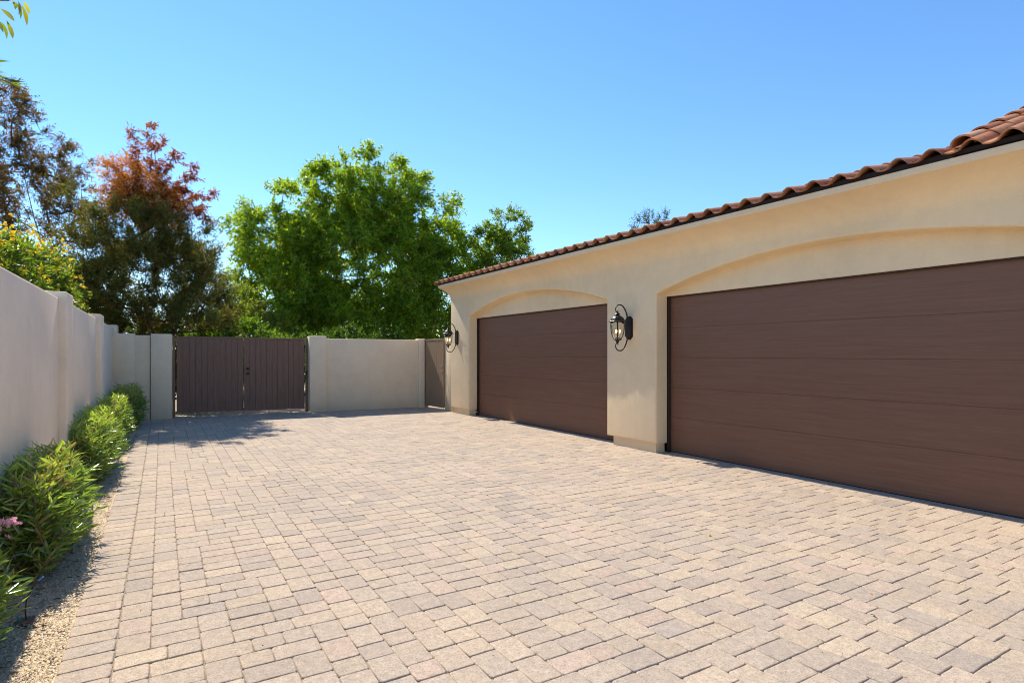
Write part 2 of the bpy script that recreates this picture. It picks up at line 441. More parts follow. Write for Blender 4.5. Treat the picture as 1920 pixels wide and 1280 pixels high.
# end wall, back and inner core
gpart('end_wall', bx(FX+DEP-.001, 13, YE-.20, YE-.003, 0, 3.34), M_garage)
gpart('rear_wall', bx(12.8, 13, YS, YE-.2, 0, 3.3), M_garage)
gpart('near_wall', bx(FX+DEP, 12.8, YS, YS+.2, 0, 3.3), M_garage)
gpart('ceiling', bx(FX+DEP, 12.8, YS+.2, YE-.2, 3.1, 3.2), M_garage)
# tympanum panel above each door and the doors themselves
TX, DXP = FX+.222, FX+.285
SEAMS = [.016, .548, 1.012, 1.470, 1.925, 2.41]
for di, (a, b) in enumerate(doors):
    bm = bmesh.new(); pts = [(a-.02, 2.415)]+[(y, z+.012) for y, z in arch_pts(a-.02, b+.02, 2.46, 2.84)]+[(b+.02, 2.415)]
    f0 = [bm.verts.new((TX-.004, y, z)) for y, z in pts]; f1 = [bm.verts.new((TX+.12, y, z)) for y, z in pts]
    bm.faces.new(f0); bm.faces.new(f1)
    for i in range(len(pts)): bm.faces.new((f0[i], f0[(i+1) % len(pts)], f1[(i+1) % len(pts)], f1[i]))
    bmesh.ops.recalc_face_normals(bm, faces=bm.faces)
    gpart('tympanum', bm, M_garage)
    gd = gpart('garage_door', bx(DXP+.045, DXP+.07, a-.12, b+.12, .0, 2.5), M_frame)
    meta(gd, label='brown wood-grain sectional door nearest the camera' if di else 'brown wood-grain sectional door at the far end of the garage')
    for k in range(5):
        z0, z1 = SEAMS[k], SEAMS[k+1]
        m_ = bx(DXP, DXP+.044, a+.012, b-.012, z0+.0008, z1-.0008, bev=.0020)
        obj('door_panel', m_, M_door, gd)
    fb = bmesh.new()
    for (p, q) in ((a-.0, a+.035), (b-.035, b+.0)):
        box(fb, DXP-.042, DXP-.012, p-.02 if p == a else p, q if p == a else q+.02, 0, 2.42, bev=.003)
    box(fb, DXP-.040, DXP-.014, a+.036, b-.036, 2.395, 2.418, bev=.003)
    obj('door_frame', fb, M_frame, gd)
    obj('weather_seal', bx(DXP-.004, DXP+.04, a+.015, b-.015, .008, .018), M_rubber, gd)
    obj('seal_strip', bx(DXP-.012, DXP+.03, a+.015, b-.015, -.002, .0085), M_alu, gd)

# clay S tiles
def s_tile_mesh(r_):
    # cross-section across Y (width .285), barrel then pan; long side upslope (+x)
    n = 14; th = .014; L = .44; top = []; 
    for i in range(n+1):
        t = i/n; yv = t*.292
        if t < .62: z = .066*math.sin(math.pi*t/.62)**.85
        else: z = -.012*math.sin(math.pi*(t-.62)/.38)
        top.append((yv, z))
    V = []; F = []
    for x, s_ in ((0, 0), (L, -.0)):
        for (yv, z) in top: V.append((x, yv, z+th))
        for (yv, z) in top: V.append((x, yv, z))
    m_ = n+1
    for i in range(n):
        F.append((i, i+1, 2*m_+i+1, 2*m_+i))                 # top
        F.append((m_+i, 3*m_+i, 3*m_+i+1, m_+i+1))           # bottom
        F.append((i, m_+i, m_+i+1, i+1))                     # front
    F.append((0, 2*m_, 3*m_, m_)); F.append((n, m_+n, 3*m_+n, 2*m_+n))
    return V, F
TPAL = [(.46, .19, .085), (.50, .23, .11), (.38, .15, .07), (.55, .29, .16), (.47, .25, .15), (.42, .20, .12)]
tile_meshes = []
for i in range(8):
    V, F = s_tile_mesh(None); t = TPAL[i % 6]; me = mesh_py('roof_tile', V, F, [t]*len(V)); me.materials.append(M_tile)
    me.polygons.foreach_set('use_smooth', [True]*len(me.polygons)); me.set_sharp_from_angle(angle=R(40)); tile_meshes.append(me)
PA, PB, YR = .255, .405, 2.44
TE = 6.10                                               # lower edge of the first course
roof = gpart('roof', bx(6.30, 12.9, YR, YE-.02, 3.30, 3.345), M_birdstop)
def deck(y0, y1, p, x1):
    bm = bmesh.new(); z = lambda x: 3.335+(x-TE)*p
    vs_ = [bm.verts.new(q) for q in ((TE+.06, y0, z(TE+.06)), (x1, y0, z(x1)), (x1, y1, z(x1)), (TE+.06, y1, z(TE+.06)),
                                     (TE+.06, y0, z(TE+.06)-.04), (x1, y0, 3.3), (x1, y1, 3.3), (TE+.06, y1, z(TE+.06)-.04))]
    for f in ((0, 1, 2, 3), (7, 6, 5, 4), (0, 4, 5, 1), (1, 5, 6, 2), (2, 6, 7, 3), (3, 7, 4, 0)): bm.faces.new([vs_[i] for i in f])
    return bm
obj('roof_deck', deck(YR, YE, PA, 9.8), M_birdstop, roof); obj('roof_deck', deck(YS, YR-.001, PB, 9.8), M_birdstop, roof)
tr = random.Random(21)
rest = []
def place_tile(x, yv, z, pitch, asobj):
    me = tile_meshes[tr.randrange(8)]
    jy = tr.uniform(-.004, .004); jx = tr.uniform(-.006, .008); ja = tr.uniform(-.006, .006)
    if asobj:
        o = bpy.data.objects.new('roof_tile', me); COL.objects.link(o); o.parent = roof
        o.location = (x+jx, yv+jy, z); o.rotation_euler = (ja, -math.atan(pitch), ja); return
    rest.append((me, Matrix.Translation((x+jx, yv+jy, z)) @ Matrix.Rotation(-math.atan(pitch), 4, 'Y')))
CW, CL = .285, .37
nA = int((YE-YR)/CW)
for k in range(8):
    for i in range(nA+1):
        yv = YE+.02-CW*(i+1)
        if yv < YR-.12: continue
        place_tile(TE+k*CL, yv, 3.334+k*CL*PA+.004, PA-.045, k < 2)
for k in range(9):
    for i in range(19):
        yv = YR+.05-CW*(i+1)
        if yv < YS: continue
        place_tile(TE+k*CL, yv, 3.334+k*CL*PB+.004, PB-.045, k < 5 and i < 12)
RV, RF, RT = [], [], []
for me, M in rest:
    k = len(RV)
    RV += [tuple(M @ v.co) for v in me.vertices]; RF += [tuple(q+k for q in p.vertices) for p in me.polygons]
    tcol = TPAL[tile_meshes.index(me) % 6]; RT += [tcol]*len(me.vertices)
meta(obj('roof_tiles', mesh_py('roof_tiles', RV, RF, RT), M_tile, roof, smooth=True, angle=40), kind='stuff')
def cap_mesh(rad0=.105, rad1=.088, L=.43, th=.016):
    n = 12; V = []; F = []
    for x, rr in ((0, rad0), (L, rad1)):
        for q in (0, th):
            for i in range(n+1):
                a = math.pi*i/n; V.append((x, (rr-q)*math.cos(a), (rr-q)*math.sin(a)*.95))
    m_ = n+1
    for i in range(n):
        F.append((i, i+1, 2*m_+i+1, 2*m_+i)); F.append((m_+i, 3*m_+i, 3*m_+i+1, m_+i+1)); F.append((i, m_+i, m_+i+1, i+1)); F.append((2*m_+i, 2*m_+i+1, 3*m_+i+1, 3*m_+i))
    F.append((0, 2*m_, 3*m_, m_)); F.append((n, m_+n, 3*m_+n, 2*m_+n))
    return V, F
for k in range(9):
    V, F = cap_mesh(); me = mesh_py('rake_tile', V, F, [TPAL[(k*5+3) % 6]]*len(V))
    o = obj('rake_tile', me, M_tile, roof, smooth=True, angle=40); o.location = (TE+.16+k*.375, YR-.02, 3.355+(.16+k*.375)*PB); o.rotation_euler = (0, -math.atan(PB)+.03, 0)
for k in range(8):
    V, F = cap_mesh(.085, .075); me = mesh_py('rake_tile', V, F, [TPAL[(k*3+2) % 6]]*len(V))
    o = obj('rake_tile', me, M_tile, roof, smooth=True, angle=40); o.location = (TE-.03+k*.375, YE+.01, 3.305+(k*.375)*PA+.012); o.rotation_euler = (0, -math.atan(PA)+.03, 0)

# ------------------------------------------------------------------ boundary wall on the left
lw = thing('boundary_wall', 'long pale stucco wall with pilasters behind the oleander hedge on the left', 'wall', (-1.05, 8, 0))
WX, WZ, SPC = -.95, 2.135, 4.15
pil = [7.9-2*SPC-SPC+SPC*i for i in range(8)]
for i, yv in enumerate(pil[1:]):
    bm = bx(WX-.27, WX+.075, yv, yv+.50, -.1, WZ+.065, bev=.022, seg=3)
    o = obj('pilaster', bm, M_left, lw, smooth=True, angle=40); o.location = (1.05, -8, 0)
    if i < 6:
        bm = bx(WX-.20, WX, yv+.5-.001, yv+SPC+.001, -.1, WZ+(-.004 if i % 2 else .003), bev=.016, seg=3)
        o = obj('wall_panel', bm, M_left, lw, smooth=True, angle=40); o.location = (1.05, -8, 0)

# ------------------------------------------------------------------ end wall, gate piers and gate (own frame: s along, t away)
def endthing(name, label, cat): return thing(name, label, cat, tuple(P0), BANG)
ew = endthing('end_wall', 'short stepped stucco wall between the boundary wall and the double gate', 'wall')
obj('wall_block', bx(-.035, .40, 0, .24, -.05, 2.0, bev=.018, seg=2), M_back, ew, smooth=True, angle=40)
obj('wall_panel', bx(.399, .70, .025, .22, -.05, 1.965, bev=.012, seg=2), M_back, ew, smooth=True, angle=40)
obj('gate_pier', bx(.712, 1.14, -.035, .38, -.05, 2.0, bev=.018, seg=2), M_back, ew, smooth=True, angle=40)
rw = endthing('end_wall', 'plain stucco wall with a gate pier between the double gate and the garage', 'wall')
obj('gate_pier', bx(4.26, 4.69, -.035, .38, -.05, 2.0, bev=.018, seg=2), M_back, rw, smooth=True, angle=40)
obj('wall_panel', bx(4.689, 7.26, .04, .24, -.05, 1.935, bev=.014, seg=2), M_back, rw, smooth=True, angle=40)
obj('end_pier', bx(7.25, 7.445, -.01, .30, -.05, 1.965, bev=.014, seg=2), M_back, rw, smooth=True, angle=40)
thr = meta(endthing('threshold', None, None), kind='structure')
obj('concrete_strip', bx(1.12, 4.28, .02, 1.4, -.05, -.004), M_thresh, thr)

dg = endthing('double_gate', 'dark brown double gate of vertical boards between two stucco piers', 'gate')
GT, GZ0, GZ1 = .26, .10, 1.955
for s0, s1 in ((1.145, 1.20), (4.20, 4.255)):
    obj('gate_post', bx(s0, s1, GT-.01, GT+.05, -.02, 1.96, bev=.004), M_gate, dg)
rr_ = random.Random(5)
for li, (s0, s1) in enumerate(((1.228, 2.700), (2.712, 4.170))):
    dz = -.012*li
    fb = bmesh.new()
    for z0, z1 in ((GZ0+.10, GZ0+.16), (.98, 1.04), (GZ1-.16, GZ1-.10)): box(fb, s0+.01, s1-.01, GT+.026, GT+.06, z0, z1)
    for q in (s0+.005, s1-.045): box(fb, q, q+.04, GT+.0265, GT+.0595, GZ0+.02, GZ1-.03)
    box(fb, s0+.004, s1-.004, GT+.0215, GT+.0255, GZ0+.012, GZ1-.02)
    leaf = obj('gate_leaf', fb, M_gate, dg); leaf.location = (0, 0, dz)
    meta(leaf, label='left leaf of the gate' if li == 0 else 'right leaf of the gate, with the lock')
    nb = 11; wv = (s1-s0)/nb
    for i in range(nb):
        a = s0+i*wv; j0 = rr_.uniform(-.006, .004)
        obj('board', bx(a+.0022, a+wv-.0022, GT+rr_.uniform(-.0015, .0015), GT+.021, GZ0+j0, GZ1-.045, bev=.003), M_gate, leaf)
    obj('top_rail', bx(s0-.003, s1+.003, GT-.008, GT+.05, GZ1-.043, GZ1, bev=.003), M_gate, leaf)
    nbm = bmesh.new()
    for i in range(nb):
        for z in (.30, 1.01, 1.80):
            for q in (.3, .7): box(nbm, s0+(i+q)*wv-.003, s0+(i+q)*wv+.003, GT-.0035, GT+.001, z-.003, z+.003)
    obj('nails', nbm, M_frame, leaf)
lk = bmesh.new()
Mx = Matrix.Translation((2.80, GT-.004, 0)) @ Matrix.Rotation(R(90), 4, 'X')
def lathe_at(prof, M, n=16):
    b = bmesh.new(); lathe(b, prof, n); bmesh.ops.transform(b, matrix=M, verts=b.verts); return b
obj('deadbolt', lathe_at([(.032, 0), (.034, .006), (.028, .012), (.014, .014), (.012, .03), (.002, .031)], Matrix.Translation((2.80, GT-.002, 1.155)) @ Matrix.Rotation(R(90), 4, 'X')), M_iron, dg, smooth=True, angle=40)
obj('door_knob', lathe_at([(.032, 0), (.033, .006), (.012, .010), (.011, .034), (.026, .042), (.030, .055), (.022, .068), (.002, .070)], Matrix.Translation((2.80, GT-.002, 1.03)) @ Matrix.Rotation(R(90), 4, 'X')), M_iron, dg, smooth=True, angle=40)
cb = bmesh.new(); tube(cb, [(4.235, GT-.02, 1.06), (4.225, GT-.03, 1.02), (4.19, GT-.03, .86), (4.155, GT-.03, .76)], [.012, .012, .010, .012]); box(cb, 4.215, 4.245, GT-.035, GT-.011, 1.01, 1.09)
obj('gate_closer', cb, M_iron, dg)
db = bmesh.new(); tube(db, [(2.69, GT-.014, .42), (2.69, GT-.014, .02)], .007, 6); box(db, 2.678, 2.702, GT-.016, GT-.002, .33, .35); box(db, 2.678, 2.702, GT-.016, GT-.002, .14, .16)
obj('drop_rod', db, M_iron, dg)
hb = bmesh.new()
for s in (1.214, 4.185):
    for z in (.45, 1.05, 1.72): box(hb, s-.014, s+.014, GT+.0, GT+.02, z-.03, z+.03)
obj('hinges', hb, M_iron, dg)

# side gate beside the garage
SG0, SG1 = Vector((6.51, 15.64, 0)), Vector((6.545, 14.44, 0)); SL = (SG1-SG0).length; SA = math.atan2(SG1.y-SG0.y, SG1.x-SG0.x)
sg = thing('side_gate', 'narrow brown board gate with a lever handle beside the garage corner', 'gate', tuple(SG0), SA)
obj('gate_post', bx(-.09, .012, -.02, .09, -.02, 1.95, bev=.003), M_gate, sg)
sleaf = obj('gate_leaf', bx(.02, SL-.02, .024, .06, .07, 1.93), M_gate2, sg)
nb = 8; wv = (SL-.04)/nb
for i in range(nb):
    obj('board', bx(.02+i*wv+.003, .02+(i+1)*wv-.003, 0, .0235, .06, 1.90, bev=.004), M_gate2, sleaf)
obj('top_rail', bx(.015, SL-.015, -.006, .062, 1.902, 1.95, bev=.003), M_gate2, sleaf)
lev = bmesh.new(); tube(lev, [(SL-.10, 0, 1.05), (SL-.10, -.05, 1.05), (SL-.115, -.058, 1.05), (SL-.21, -.058, 1.045)], [.010, .010, .010, .007], 8)
b2 = lathe_at([(.028, 0), (.028, .008), (.012, .010)], Matrix.Translation((SL-.10, 0, 1.05)) @ Matrix.Rotation(R(90), 4, 'X')); me_ = bpy.data.meshes.new('t'); b2.to_mesh(me_); lev.from_mesh(me_)
obj('lever_handle', lev, M_chrome, sg, smooth=True, angle=40)
obj('deadbolt', lathe_at([(.028, 0), (.028, .010), (.016, .012), (.015, .022), (.002, .023)], Matrix.Translation((SL-.10, 0, 1.19)) @ Matrix.Rotation(R(90), 4, 'X')), M_chrome, sg, smooth=True, angle=40)
rt = gpart('return_wall', bx(6.57, 6.95, YE-.004, 14.43, -.05, 1.975, bev=.012, seg=2), M_garage, smooth=True, angle=40)
st2 = meta(obj('gate_sill', bx(6.46, 6.95, 14.43, 15.62, -.05, -.003), M_thresh), kind='structure')

# ------------------------------------------------------------------ wall lanterns (local: +x out of the wall)
def make_lantern(label):
    t = thing('wall_lantern', label, 'lantern', group='wall lanterns on the garage piers')
    bm = bmesh.new()
    for (w, hh, x0, x1) in ((.080, .190, 0, .022), (.064, .172, .0215, .045)):
        c_ = w*.62
        pts = [(-w, -hh+c_), (-w+c_, -hh), (w-c_, -hh), (w, -hh+c_), (w, hh-c_), (w-c_, hh), (-w+c_, hh), (-w, hh-c_)]
        a = [bm.verts.new((x0, y, z)) for y, z in pts]; b = [bm.verts.new((x1, y*.94, z*.97)) for y, z in pts]
        bm.faces.new(a[::-1]); bm.faces.new(b)
        for i in range(8): bm.faces.new((a[i], a[(i+1) % 8], b[(i+1) % 8], b[i]))
    obj('wall_plate', bm, M_iron, t)
    CX = .255
    def arm(sgn):
        p = [(.035, 0, .10), (.055, 0, .20), (.085, 0, .275), (.13, 0, .335), (.185, 0, .366), (.24, 0, .362), (.28, 0, .335), (.296, 0, .295), (.285, 0, .258), (.262, 0, .246), (.244, 0, .258), (.246, 0, .276)]
        # resample through Catmull-Rom
        P = [Vector((x, y, z*sgn)) for x, y, z in p]; out = []
        for i in range(len(P)-1):
            a, b, c_, d = P[max(i-1, 0)], P[i], P[i+1], P[min(i+2, len(P)-1)]
            for k in range(4):
                u = k/4; out.append(.5*((2*b)+(c_-a)*u+(2*a-5*b+4*c_-d)*u*u+(3*b-a-3*c_+d)*u**3))
        out.append(P[-1]); n = len(out)
        bb = bmesh.new(); tube(bb, out, [.0125-.006*(i/n) for i in range(n)], 8); return bb
    obj('scroll_arm', arm(1), M_iron, t, smooth=True, angle=50)
    ob = arm(-1); obj('scroll_arm', ob, M_iron, t, smooth=True, angle=50)
    bm = bmesh.new(); lathe(bm, [(.106, .094), (.142, .092), (.146, .098), (.138, .108), (.112, .116), (.108, .132), (.092, .160), (.062, .184), (.030, .196), (.018, .198)], 48, CX, 0, .025, 12)
    obj('dome_roof', bm, M_iron, t, smooth=True, angle=50)
    bm = bmesh.new(); lathe(bm, [(.016, .190), (.040, .206), (.044, .216), (.030, .232), (.014, .240), (.010, .252), (.014, .262), (.003, .268)], 20, CX, 0)
    obj('finial', bm, M_iron, t, smooth=True, angle=50)
    gp = [(.104, .092), (.106, .03), (.103, -.03), (.094, -.09), (.078, -.14), (.055, -.180), (.040, -.192)]
    bm = bmesh.new(); lathe(bm, gp, 28, CX, 0); obj('glass_shade', bm, M_glass, t, smooth=True)
    bm = bmesh.new()
    for k in range(4):
        an = math.pi/4+k*math.pi/2
        tube(bm, [(CX+(r_+.004)*math.cos(an), (r_+.004)*math.sin(an), z) for r_, z in gp], .0042, 6)
    obj('cage', bm, M_iron, t, smooth=True)
    bm = bmesh.new(); lathe(bm, [(.060, -.182), (.066, -.190), (.058, -.200), (.034, -.206), (.022, -.225), (.026, -.236), (.012, -.246), (.006, -.262), (.002, -.264)], 20, CX, 0)
    obj('bottom_cap', bm, M_iron, t, smooth=True, angle=50)
    bm = bmesh.new(); tube(bm, [(CX, 0, -.19), (CX, 0, .10)], .008, 8); lathe(bm, [(.045, -.168), (.048, -.160), (.01, -.155)], 16, CX, 0)
    obj('centre_rod', bm, M_iron, t)
    for k in range(3):
        an = .5+k*2.094; x, yv = CX+.036*math.cos(an), .036*math.sin(an)
        bm = bmesh.new(); tube(bm, [(x, yv, -.158), (x, yv, -.082)], .010, 10); cd = obj('candle', bm, M_candle, t)
        bm = bmesh.new(); lathe(bm, [(.004, -.082), (.010, -.070), (.011, -.058), (.006, -.042), (.001, -.030)], 10, x, yv); obj('flame', bm, M_flame, cd, smooth=True)
    t.rotation_euler = (0, 0, math.pi); return t
def copy_tree(o, parent=None):
    c_ = o.copy(); COL.objects.link(c_); c_.parent = parent
    for ch in [q for q in bpy.data.objects if q.parent == o]: copy_tree(ch, c_)
    return c_
l1 = make_lantern('larger-looking black scroll lantern on the pier between the two garage doors')
l1.location = (FX-.001, 7.09, 1.945)
l2 = copy_tree(l1); l2['label'] = 'black scroll lantern on the far pier beside the side gate'; l2.location = (FX-.001, 13.50, 1.945)

# ------------------------------------------------------------------ vegetation helpers
def norm(a): return a/np.maximum(np.linalg.norm(a, axis=1, keepdims=True), 1e-9)
def leaves(name, pos, d, L, Wd, tint, mat, parent, rs, fold=.25, fourtri=False, kind=None):
    n = len(pos); d = norm(d)
    rnd = rs.normal(size=(n, 3)); side = norm(np.cross(d, rnd)); up = np.cross(side, d)
    L = np.broadcast_to(L, (n,))[:, None]; Wd = np.broadcast_to(Wd, (n,))[:, None]
    base = pos; tip = pos+d*L - up*L*.08
    if not fourtri:
        mid = pos+d*L*.45
        V = np.stack([base, mid+side*Wd*.5+up*Wd*fold, tip, mid-side*Wd*.5+up*Wd*fold], 1)
        F = np.array([[0, 1, 2], [0, 2, 3]]); k = 4
    else:
        m1, m2 = pos+d*L*.28, pos+d*L*.66-up*L*.03
        V = np.stack([base, m1+side*Wd*.42+up*Wd*fold*.6, m2+side*Wd*.42+up*Wd*fold*.6, tip, m2-side*Wd*.42+up*Wd*fold*.6, m1-side*Wd*.42+up*Wd*fold*.6, m1, m2], 1)
        F = np.array([[0, 1, 6], [1, 2, 7], [1, 7, 6], [2, 3, 7], [7, 3, 4], [6, 7, 4], [6, 4, 5], [0, 6, 5]]); k = 8
    FF = (np.arange(n)[:, None, None]*k+F).reshape(-1, 3)
    me = np_mesh(name, V.reshape(-1, 3), FF, np.repeat(tint, k, 0))
    o = obj(name, me, mat, parent)
    if kind: o['kind'] = kind
    return o
def blooms(rs, centers, k=5, tilt=.45):
    m = len(centers); nn = norm(rs.normal(size=(m, 3))+np.array([0, -.3, .5])); a = norm(np.cross(nn, rs.normal(size=(m, 3)))); b = np.cross(nn, a)
    ang = np.arange(k)*2*math.pi/k
    D = a[:, None, :]*np.cos(ang)[None, :, None]+b[:, None, :]*np.sin(ang)[None, :, None]+nn[:, None, :]*tilt
    return np.repeat(centers, k, 0), D.reshape(-1, 3)
def palette(rs, n, cols, w=None, var=.18):
    cols = np.array(cols); i = rs.choice(len(cols), n, p=w)
    return cols[i]*rs.uniform(1-var, 1+var, (n, 1))
def skeleton(name, base_nodes, cents, r_tip, r_max, mat, parent, rs, bend=.15):
    """connect cluster centres to the nearest node lying nearer the root; pipe-model radii"""
    nodes = [np.array(b, float) for b in base_nodes]; par = [i-1 for i in range(len(nodes))]
    root = nodes[0]; order = np.argsort(np.linalg.norm(cents-root, axis=1))
    for ci in order:
        c_ = cents[ci]; A = np.array(nodes)
        dd = np.linalg.norm(A-c_, axis=1)
        pen = np.maximum(0, A[:, 2]-c_[2]+.1)*.8
        k = int(np.argmin(dd+pen)); L = dd[k]
        steps = max(1, int(L/.7)); prev = k
        for s in range(1, steps+1):
            t = s/steps; p = nodes[k]*(1-t)+c_*t
            if s < steps: p = p+rs.normal(0, bend*L*.25, 3); p[2] -= .04*L*math.sin(math.pi*t)*-1
            nodes.append(p); par.append(prev); prev = len(nodes)-1
    n = len(nodes); cnt = np.ones(n)
    for i in range(n-1, 0, -1): cnt[par[i]] += cnt[i]*.9
    rad = np.minimum(r_tip*np.sqrt(cnt), r_max)
    bm = bmesh.new()
    for i in range(1, n):
        if par[i] < 0: continue
        tube(bm, [nodes[par[i]], nodes[i]], [min(rad[par[i]], rad[i]*1.25), rad[i]], 6 if rad[i] > .03 else 4, cap=False)
    return obj(name, bm, mat, parent, smooth=True), nodes
def twig_leaves(rs, cents, outward, n_tw, n_lf, tw_len, spread=.8, droop=.35, up=.2):
    """positions and directions of leaves on short twigs radiating from each cluster"""
    C = np.repeat(cents, n_tw, 0); O = np.repeat(outward, n_tw, 0); n = len(C)
    d = norm(O*1.0+rs.normal(0, spread, (n, 3))+np.array([0, 0, up])); L = tw_len*rs.uniform(.4, 1.15, n)
    t = rs.uniform(.15, 1.0, (n, n_lf))
    P = C[:, None, :]+d[:, None, :]*(L[:, None]*t)[:, :, None]
    P[:, :, 2] -= droop*(L[:, None]*t)**2*.8
    P = P.reshape(-1, 3)+rs.normal(0, .02, (n*n_lf, 3))
    D = np.repeat(d, n_lf, 0)*.7+rs.normal(0, .6, (n*n_lf, 3)); D[:, 2] -= droop
    return P, D, C, d, L
def in_blob(rs, n, blobs, shell=.35):
    """points in a union of ellipsoids, biased to the outside; returns points, outward dirs"""
    w = np.array([b[3]*b[4]*b[5] for b in blobs]); w = w/w.sum()
    out, od = [], []
    cen = np.mean([b[:3] for b in blobs], 0)
    while len(out) < n:
        b = blobs[rs.choice(len(blobs), p=w)]
        v = rs.normal(size=3); v /= np.linalg.norm(v); rr = (shell+(1-shell)*rs.random())**(1/2.2)
        p = np.array(b[:3])+v*np.array(b[3:6])*rr
        # reject deep inside of other blobs to keep the shell
        out.append(p); od.append(v*.8+(p-cen)/np.linalg.norm(p-cen)*.3)
    return np.array(out), norm(np.array(od))

# ------------------------------------------------------------------ big green ash behind the end wall
rs = np.random.default_rng(1)
SCL = 1.2; T = thing('broadleaf_tree', 'large spreading bright green tree behind the end wall and garage corner', 'tree', (6.5*SCL, 22*SCL, 0))
TO = np.array([6.5, 22, 0])*SCL
blobs = [(6.6, 22, 4.6, 3.1, 2.8, 2.9), (3.9, 21.6, 4.0, 1.8, 1.9, 2.3), (3.3, 21.8, 5.6, 1.3, 1.4, 1.15), (4.5, 21.6, 6.5, 1.45, 1.4, 1.2), (5.6, 21.7, 7.6, 1.3, 1.4, 1.25), (6.5, 22, 8.2, 1.1, 1.1, 1.2), (7.0, 21.5, 6.8, 1.9, 1.5, 1.3),
         (8.0, 22.0, 7.9, 1.3, 1.3, 1.25), (9.3, 22, 7.0, 1.5, 1.4, 1.25), (10.2, 22, 5.7, 1.3, 1.4, 1.3), (9.6, 21.6, 3.9, 1.8, 1.8, 2.2), (6.2, 20.8, 2.6, 2.6, 1.6, 1.6), (8.3, 20.7, 2.4, 2.3, 1.5, 1.6), (3.3, 21.2, 2.4, 1.5, 1.4, 1.3)]
blobs = [(b[0]*SCL, b[1]*SCL, (b[2]-EYE)*SCL+EYE, b[3]*SCL, b[4]*SCL*.9, b[5]*SCL) for b in blobs]
cents, od = in_blob(rs, 1500, blobs, .25)
cents -= TO
base_nodes = [(0, 0, -.1), (.05, 0, .5), (.05, .05, 1.0)]
sk, nd = skeleton('trunk', base_nodes, cents, .0055, .17, M_bark, T, rs)
P, D, *_ = twig_leaves(rs, cents, od, 12, 14, .72, .85, .45, .3)
n = len(P)
tint = palette(rs, n, [(.140, .225, .020), (.185, .260, .022), (.090, .180, .020), (.240, .285, .030), (.060, .125, .018)], [.3, .25, .2, .13, .12])
leaves('crown', P, D, rs.uniform(.12, .20, n), rs.uniform(.046, .070, n), tint, M_leaf, T, rs)
bmv = thing  # alias

# second, smaller tree seen above the roof
rs = np.random.default_rng(2)
T = thing('broadleaf_tree', 'smaller green tree showing above the tile roof right of the big one', 'tree', (14, 24, 0))
cents, od = in_blob(rs, 230, [(0, 0, 6.0, 1.3, 1.3, 1.4), (.3, 0, 7.4, .9, 1, 1.0), (1.0, 0, 6.3, .8, .8, .8), (-.9, 0, 6.6, .7, .8, .9), (0, 0, 4.3, 1.4, 1.3, 1.2)], .25)
skeleton('trunk', [(0, 0, -.1), (.1, 0, 1.2), (0, 0, 2.4), (.05, 0, 3.4)], cents, .007, .14, M_bark, T, rs)
P, D, *_ = twig_leaves(rs, cents, od, 11, 14, .5, .8, .3, .35); n = len(P)
leaves('crown', P, D, rs.uniform(.09, .15, n), rs.uniform(.035, .055, n), palette(rs, n, [(.105, .175, .018), (.14, .20, .020), (.07, .13, .016)]), M_leaf, T, rs)

# wispy treetop above the eave
rs = np.random.default_rng(3)
T = thing('acacia_tree', 'grey-green wispy treetop just above the garage eave', 'tree', (21.9, 21.9, 0))
cents, od = in_blob(rs, 70, [(0, 0, 7.6, 1.5, 1.2, 1.25), (1.0, -1, 7.4, 1.0, 1, .95)], .2)
skeleton('trunk', [(0, 0, -.1), (.2, 0, 2), (0, 0, 4), (0, 0, 5.5)], cents, .014, .15, M_bark, T, rs)
P, D, *_ = twig_leaves(rs, cents, od, 7, 12, .55, .6, -.1, .6); n = len(P)
leaves('crown', P, D, rs.uniform(.08, .14, n), rs.uniform(.018, .03, n), palette(rs, n, [(.05, .075, .035), (.07, .09, .045)]), M_conifer, T, rs)

# cypress with a dead red top
rs = np.random.default_rng(4)
T = thing('cypress_tree', 'dark green cypress with a dead rust-red top behind the end wall', 'tree', (-.37, 17.3, 0))
blobs = [(0, .1, 3.2, 1.55, 1.25, 1.3), (-.1, 0, 4.3, 1.25, 1.1, .9), (.9, .1, 4.1, .75, .8, 1.0), (-1.1, .2, 3.6, .75, .8, .9), (.3, 0, 2.3, 1.5, 1.1, .5), (-1.25, .1, 5.15, .20, .22, .70), (-1.35, 0, 3.1, .6, .7, .8), (1.25, .1, 3.4, .42, .5, .9)]
cents, od = in_blob(rs, 400, blobs, .2); od[:, 2] = np.abs(od[:, 2])*.6+.25; od = norm(od)
rb = [(-.40, -.1, 5.65, .45, .45, .6), (.05, -.1, 5.55, .6, .5, .6), (.5, -.1, 5.3, .45, .4, .35)]
c2, o2 = in_blob(rs, 85, rb, .2)
arms = []
for (dx, dz, ln) in ((.0, 2.0, 2.85), (-.45, 1.8, 1.5), (.55, 1.9, 1.9), (.95, 1.4, 1.75), (1.15, .9, 1.55), (1.2, .35, 1.3), (-.6, 1.2, 1.2), (.25, 2.0, 1.8), (-.3, 1.9, 1.9), (.8, 1.0, 1.1), (.6,.3,1.2), (-.6,.8,.8)):
    v = np.array([dx, rs.normal(0, .35), dz]); v /= np.linalg.norm(v)
    for t in np.linspace(.22, 1, 7): 
        q = np.array([.1, 0, 5.0])+v*ln*t*1.02; q[2] -= .22*t*t*abs(dx); arms.append(q+rs.normal(0, .05, 3))
arms = np.array(arms); ao = norm(arms-np.array([.1, 0, 4.6]))
dead = np.concatenate([c2, arms]); deado = np.concatenate([o2, ao])
skeleton('trunk', [(0, 0, -.1), (.03, 0, 1), (0, .02, 2), (.05, 0, 3), (.0, 0, 4), (.08, 0, 4.8)], np.concatenate([cents, dead]), .005, .11, M_barkr, T, rs)
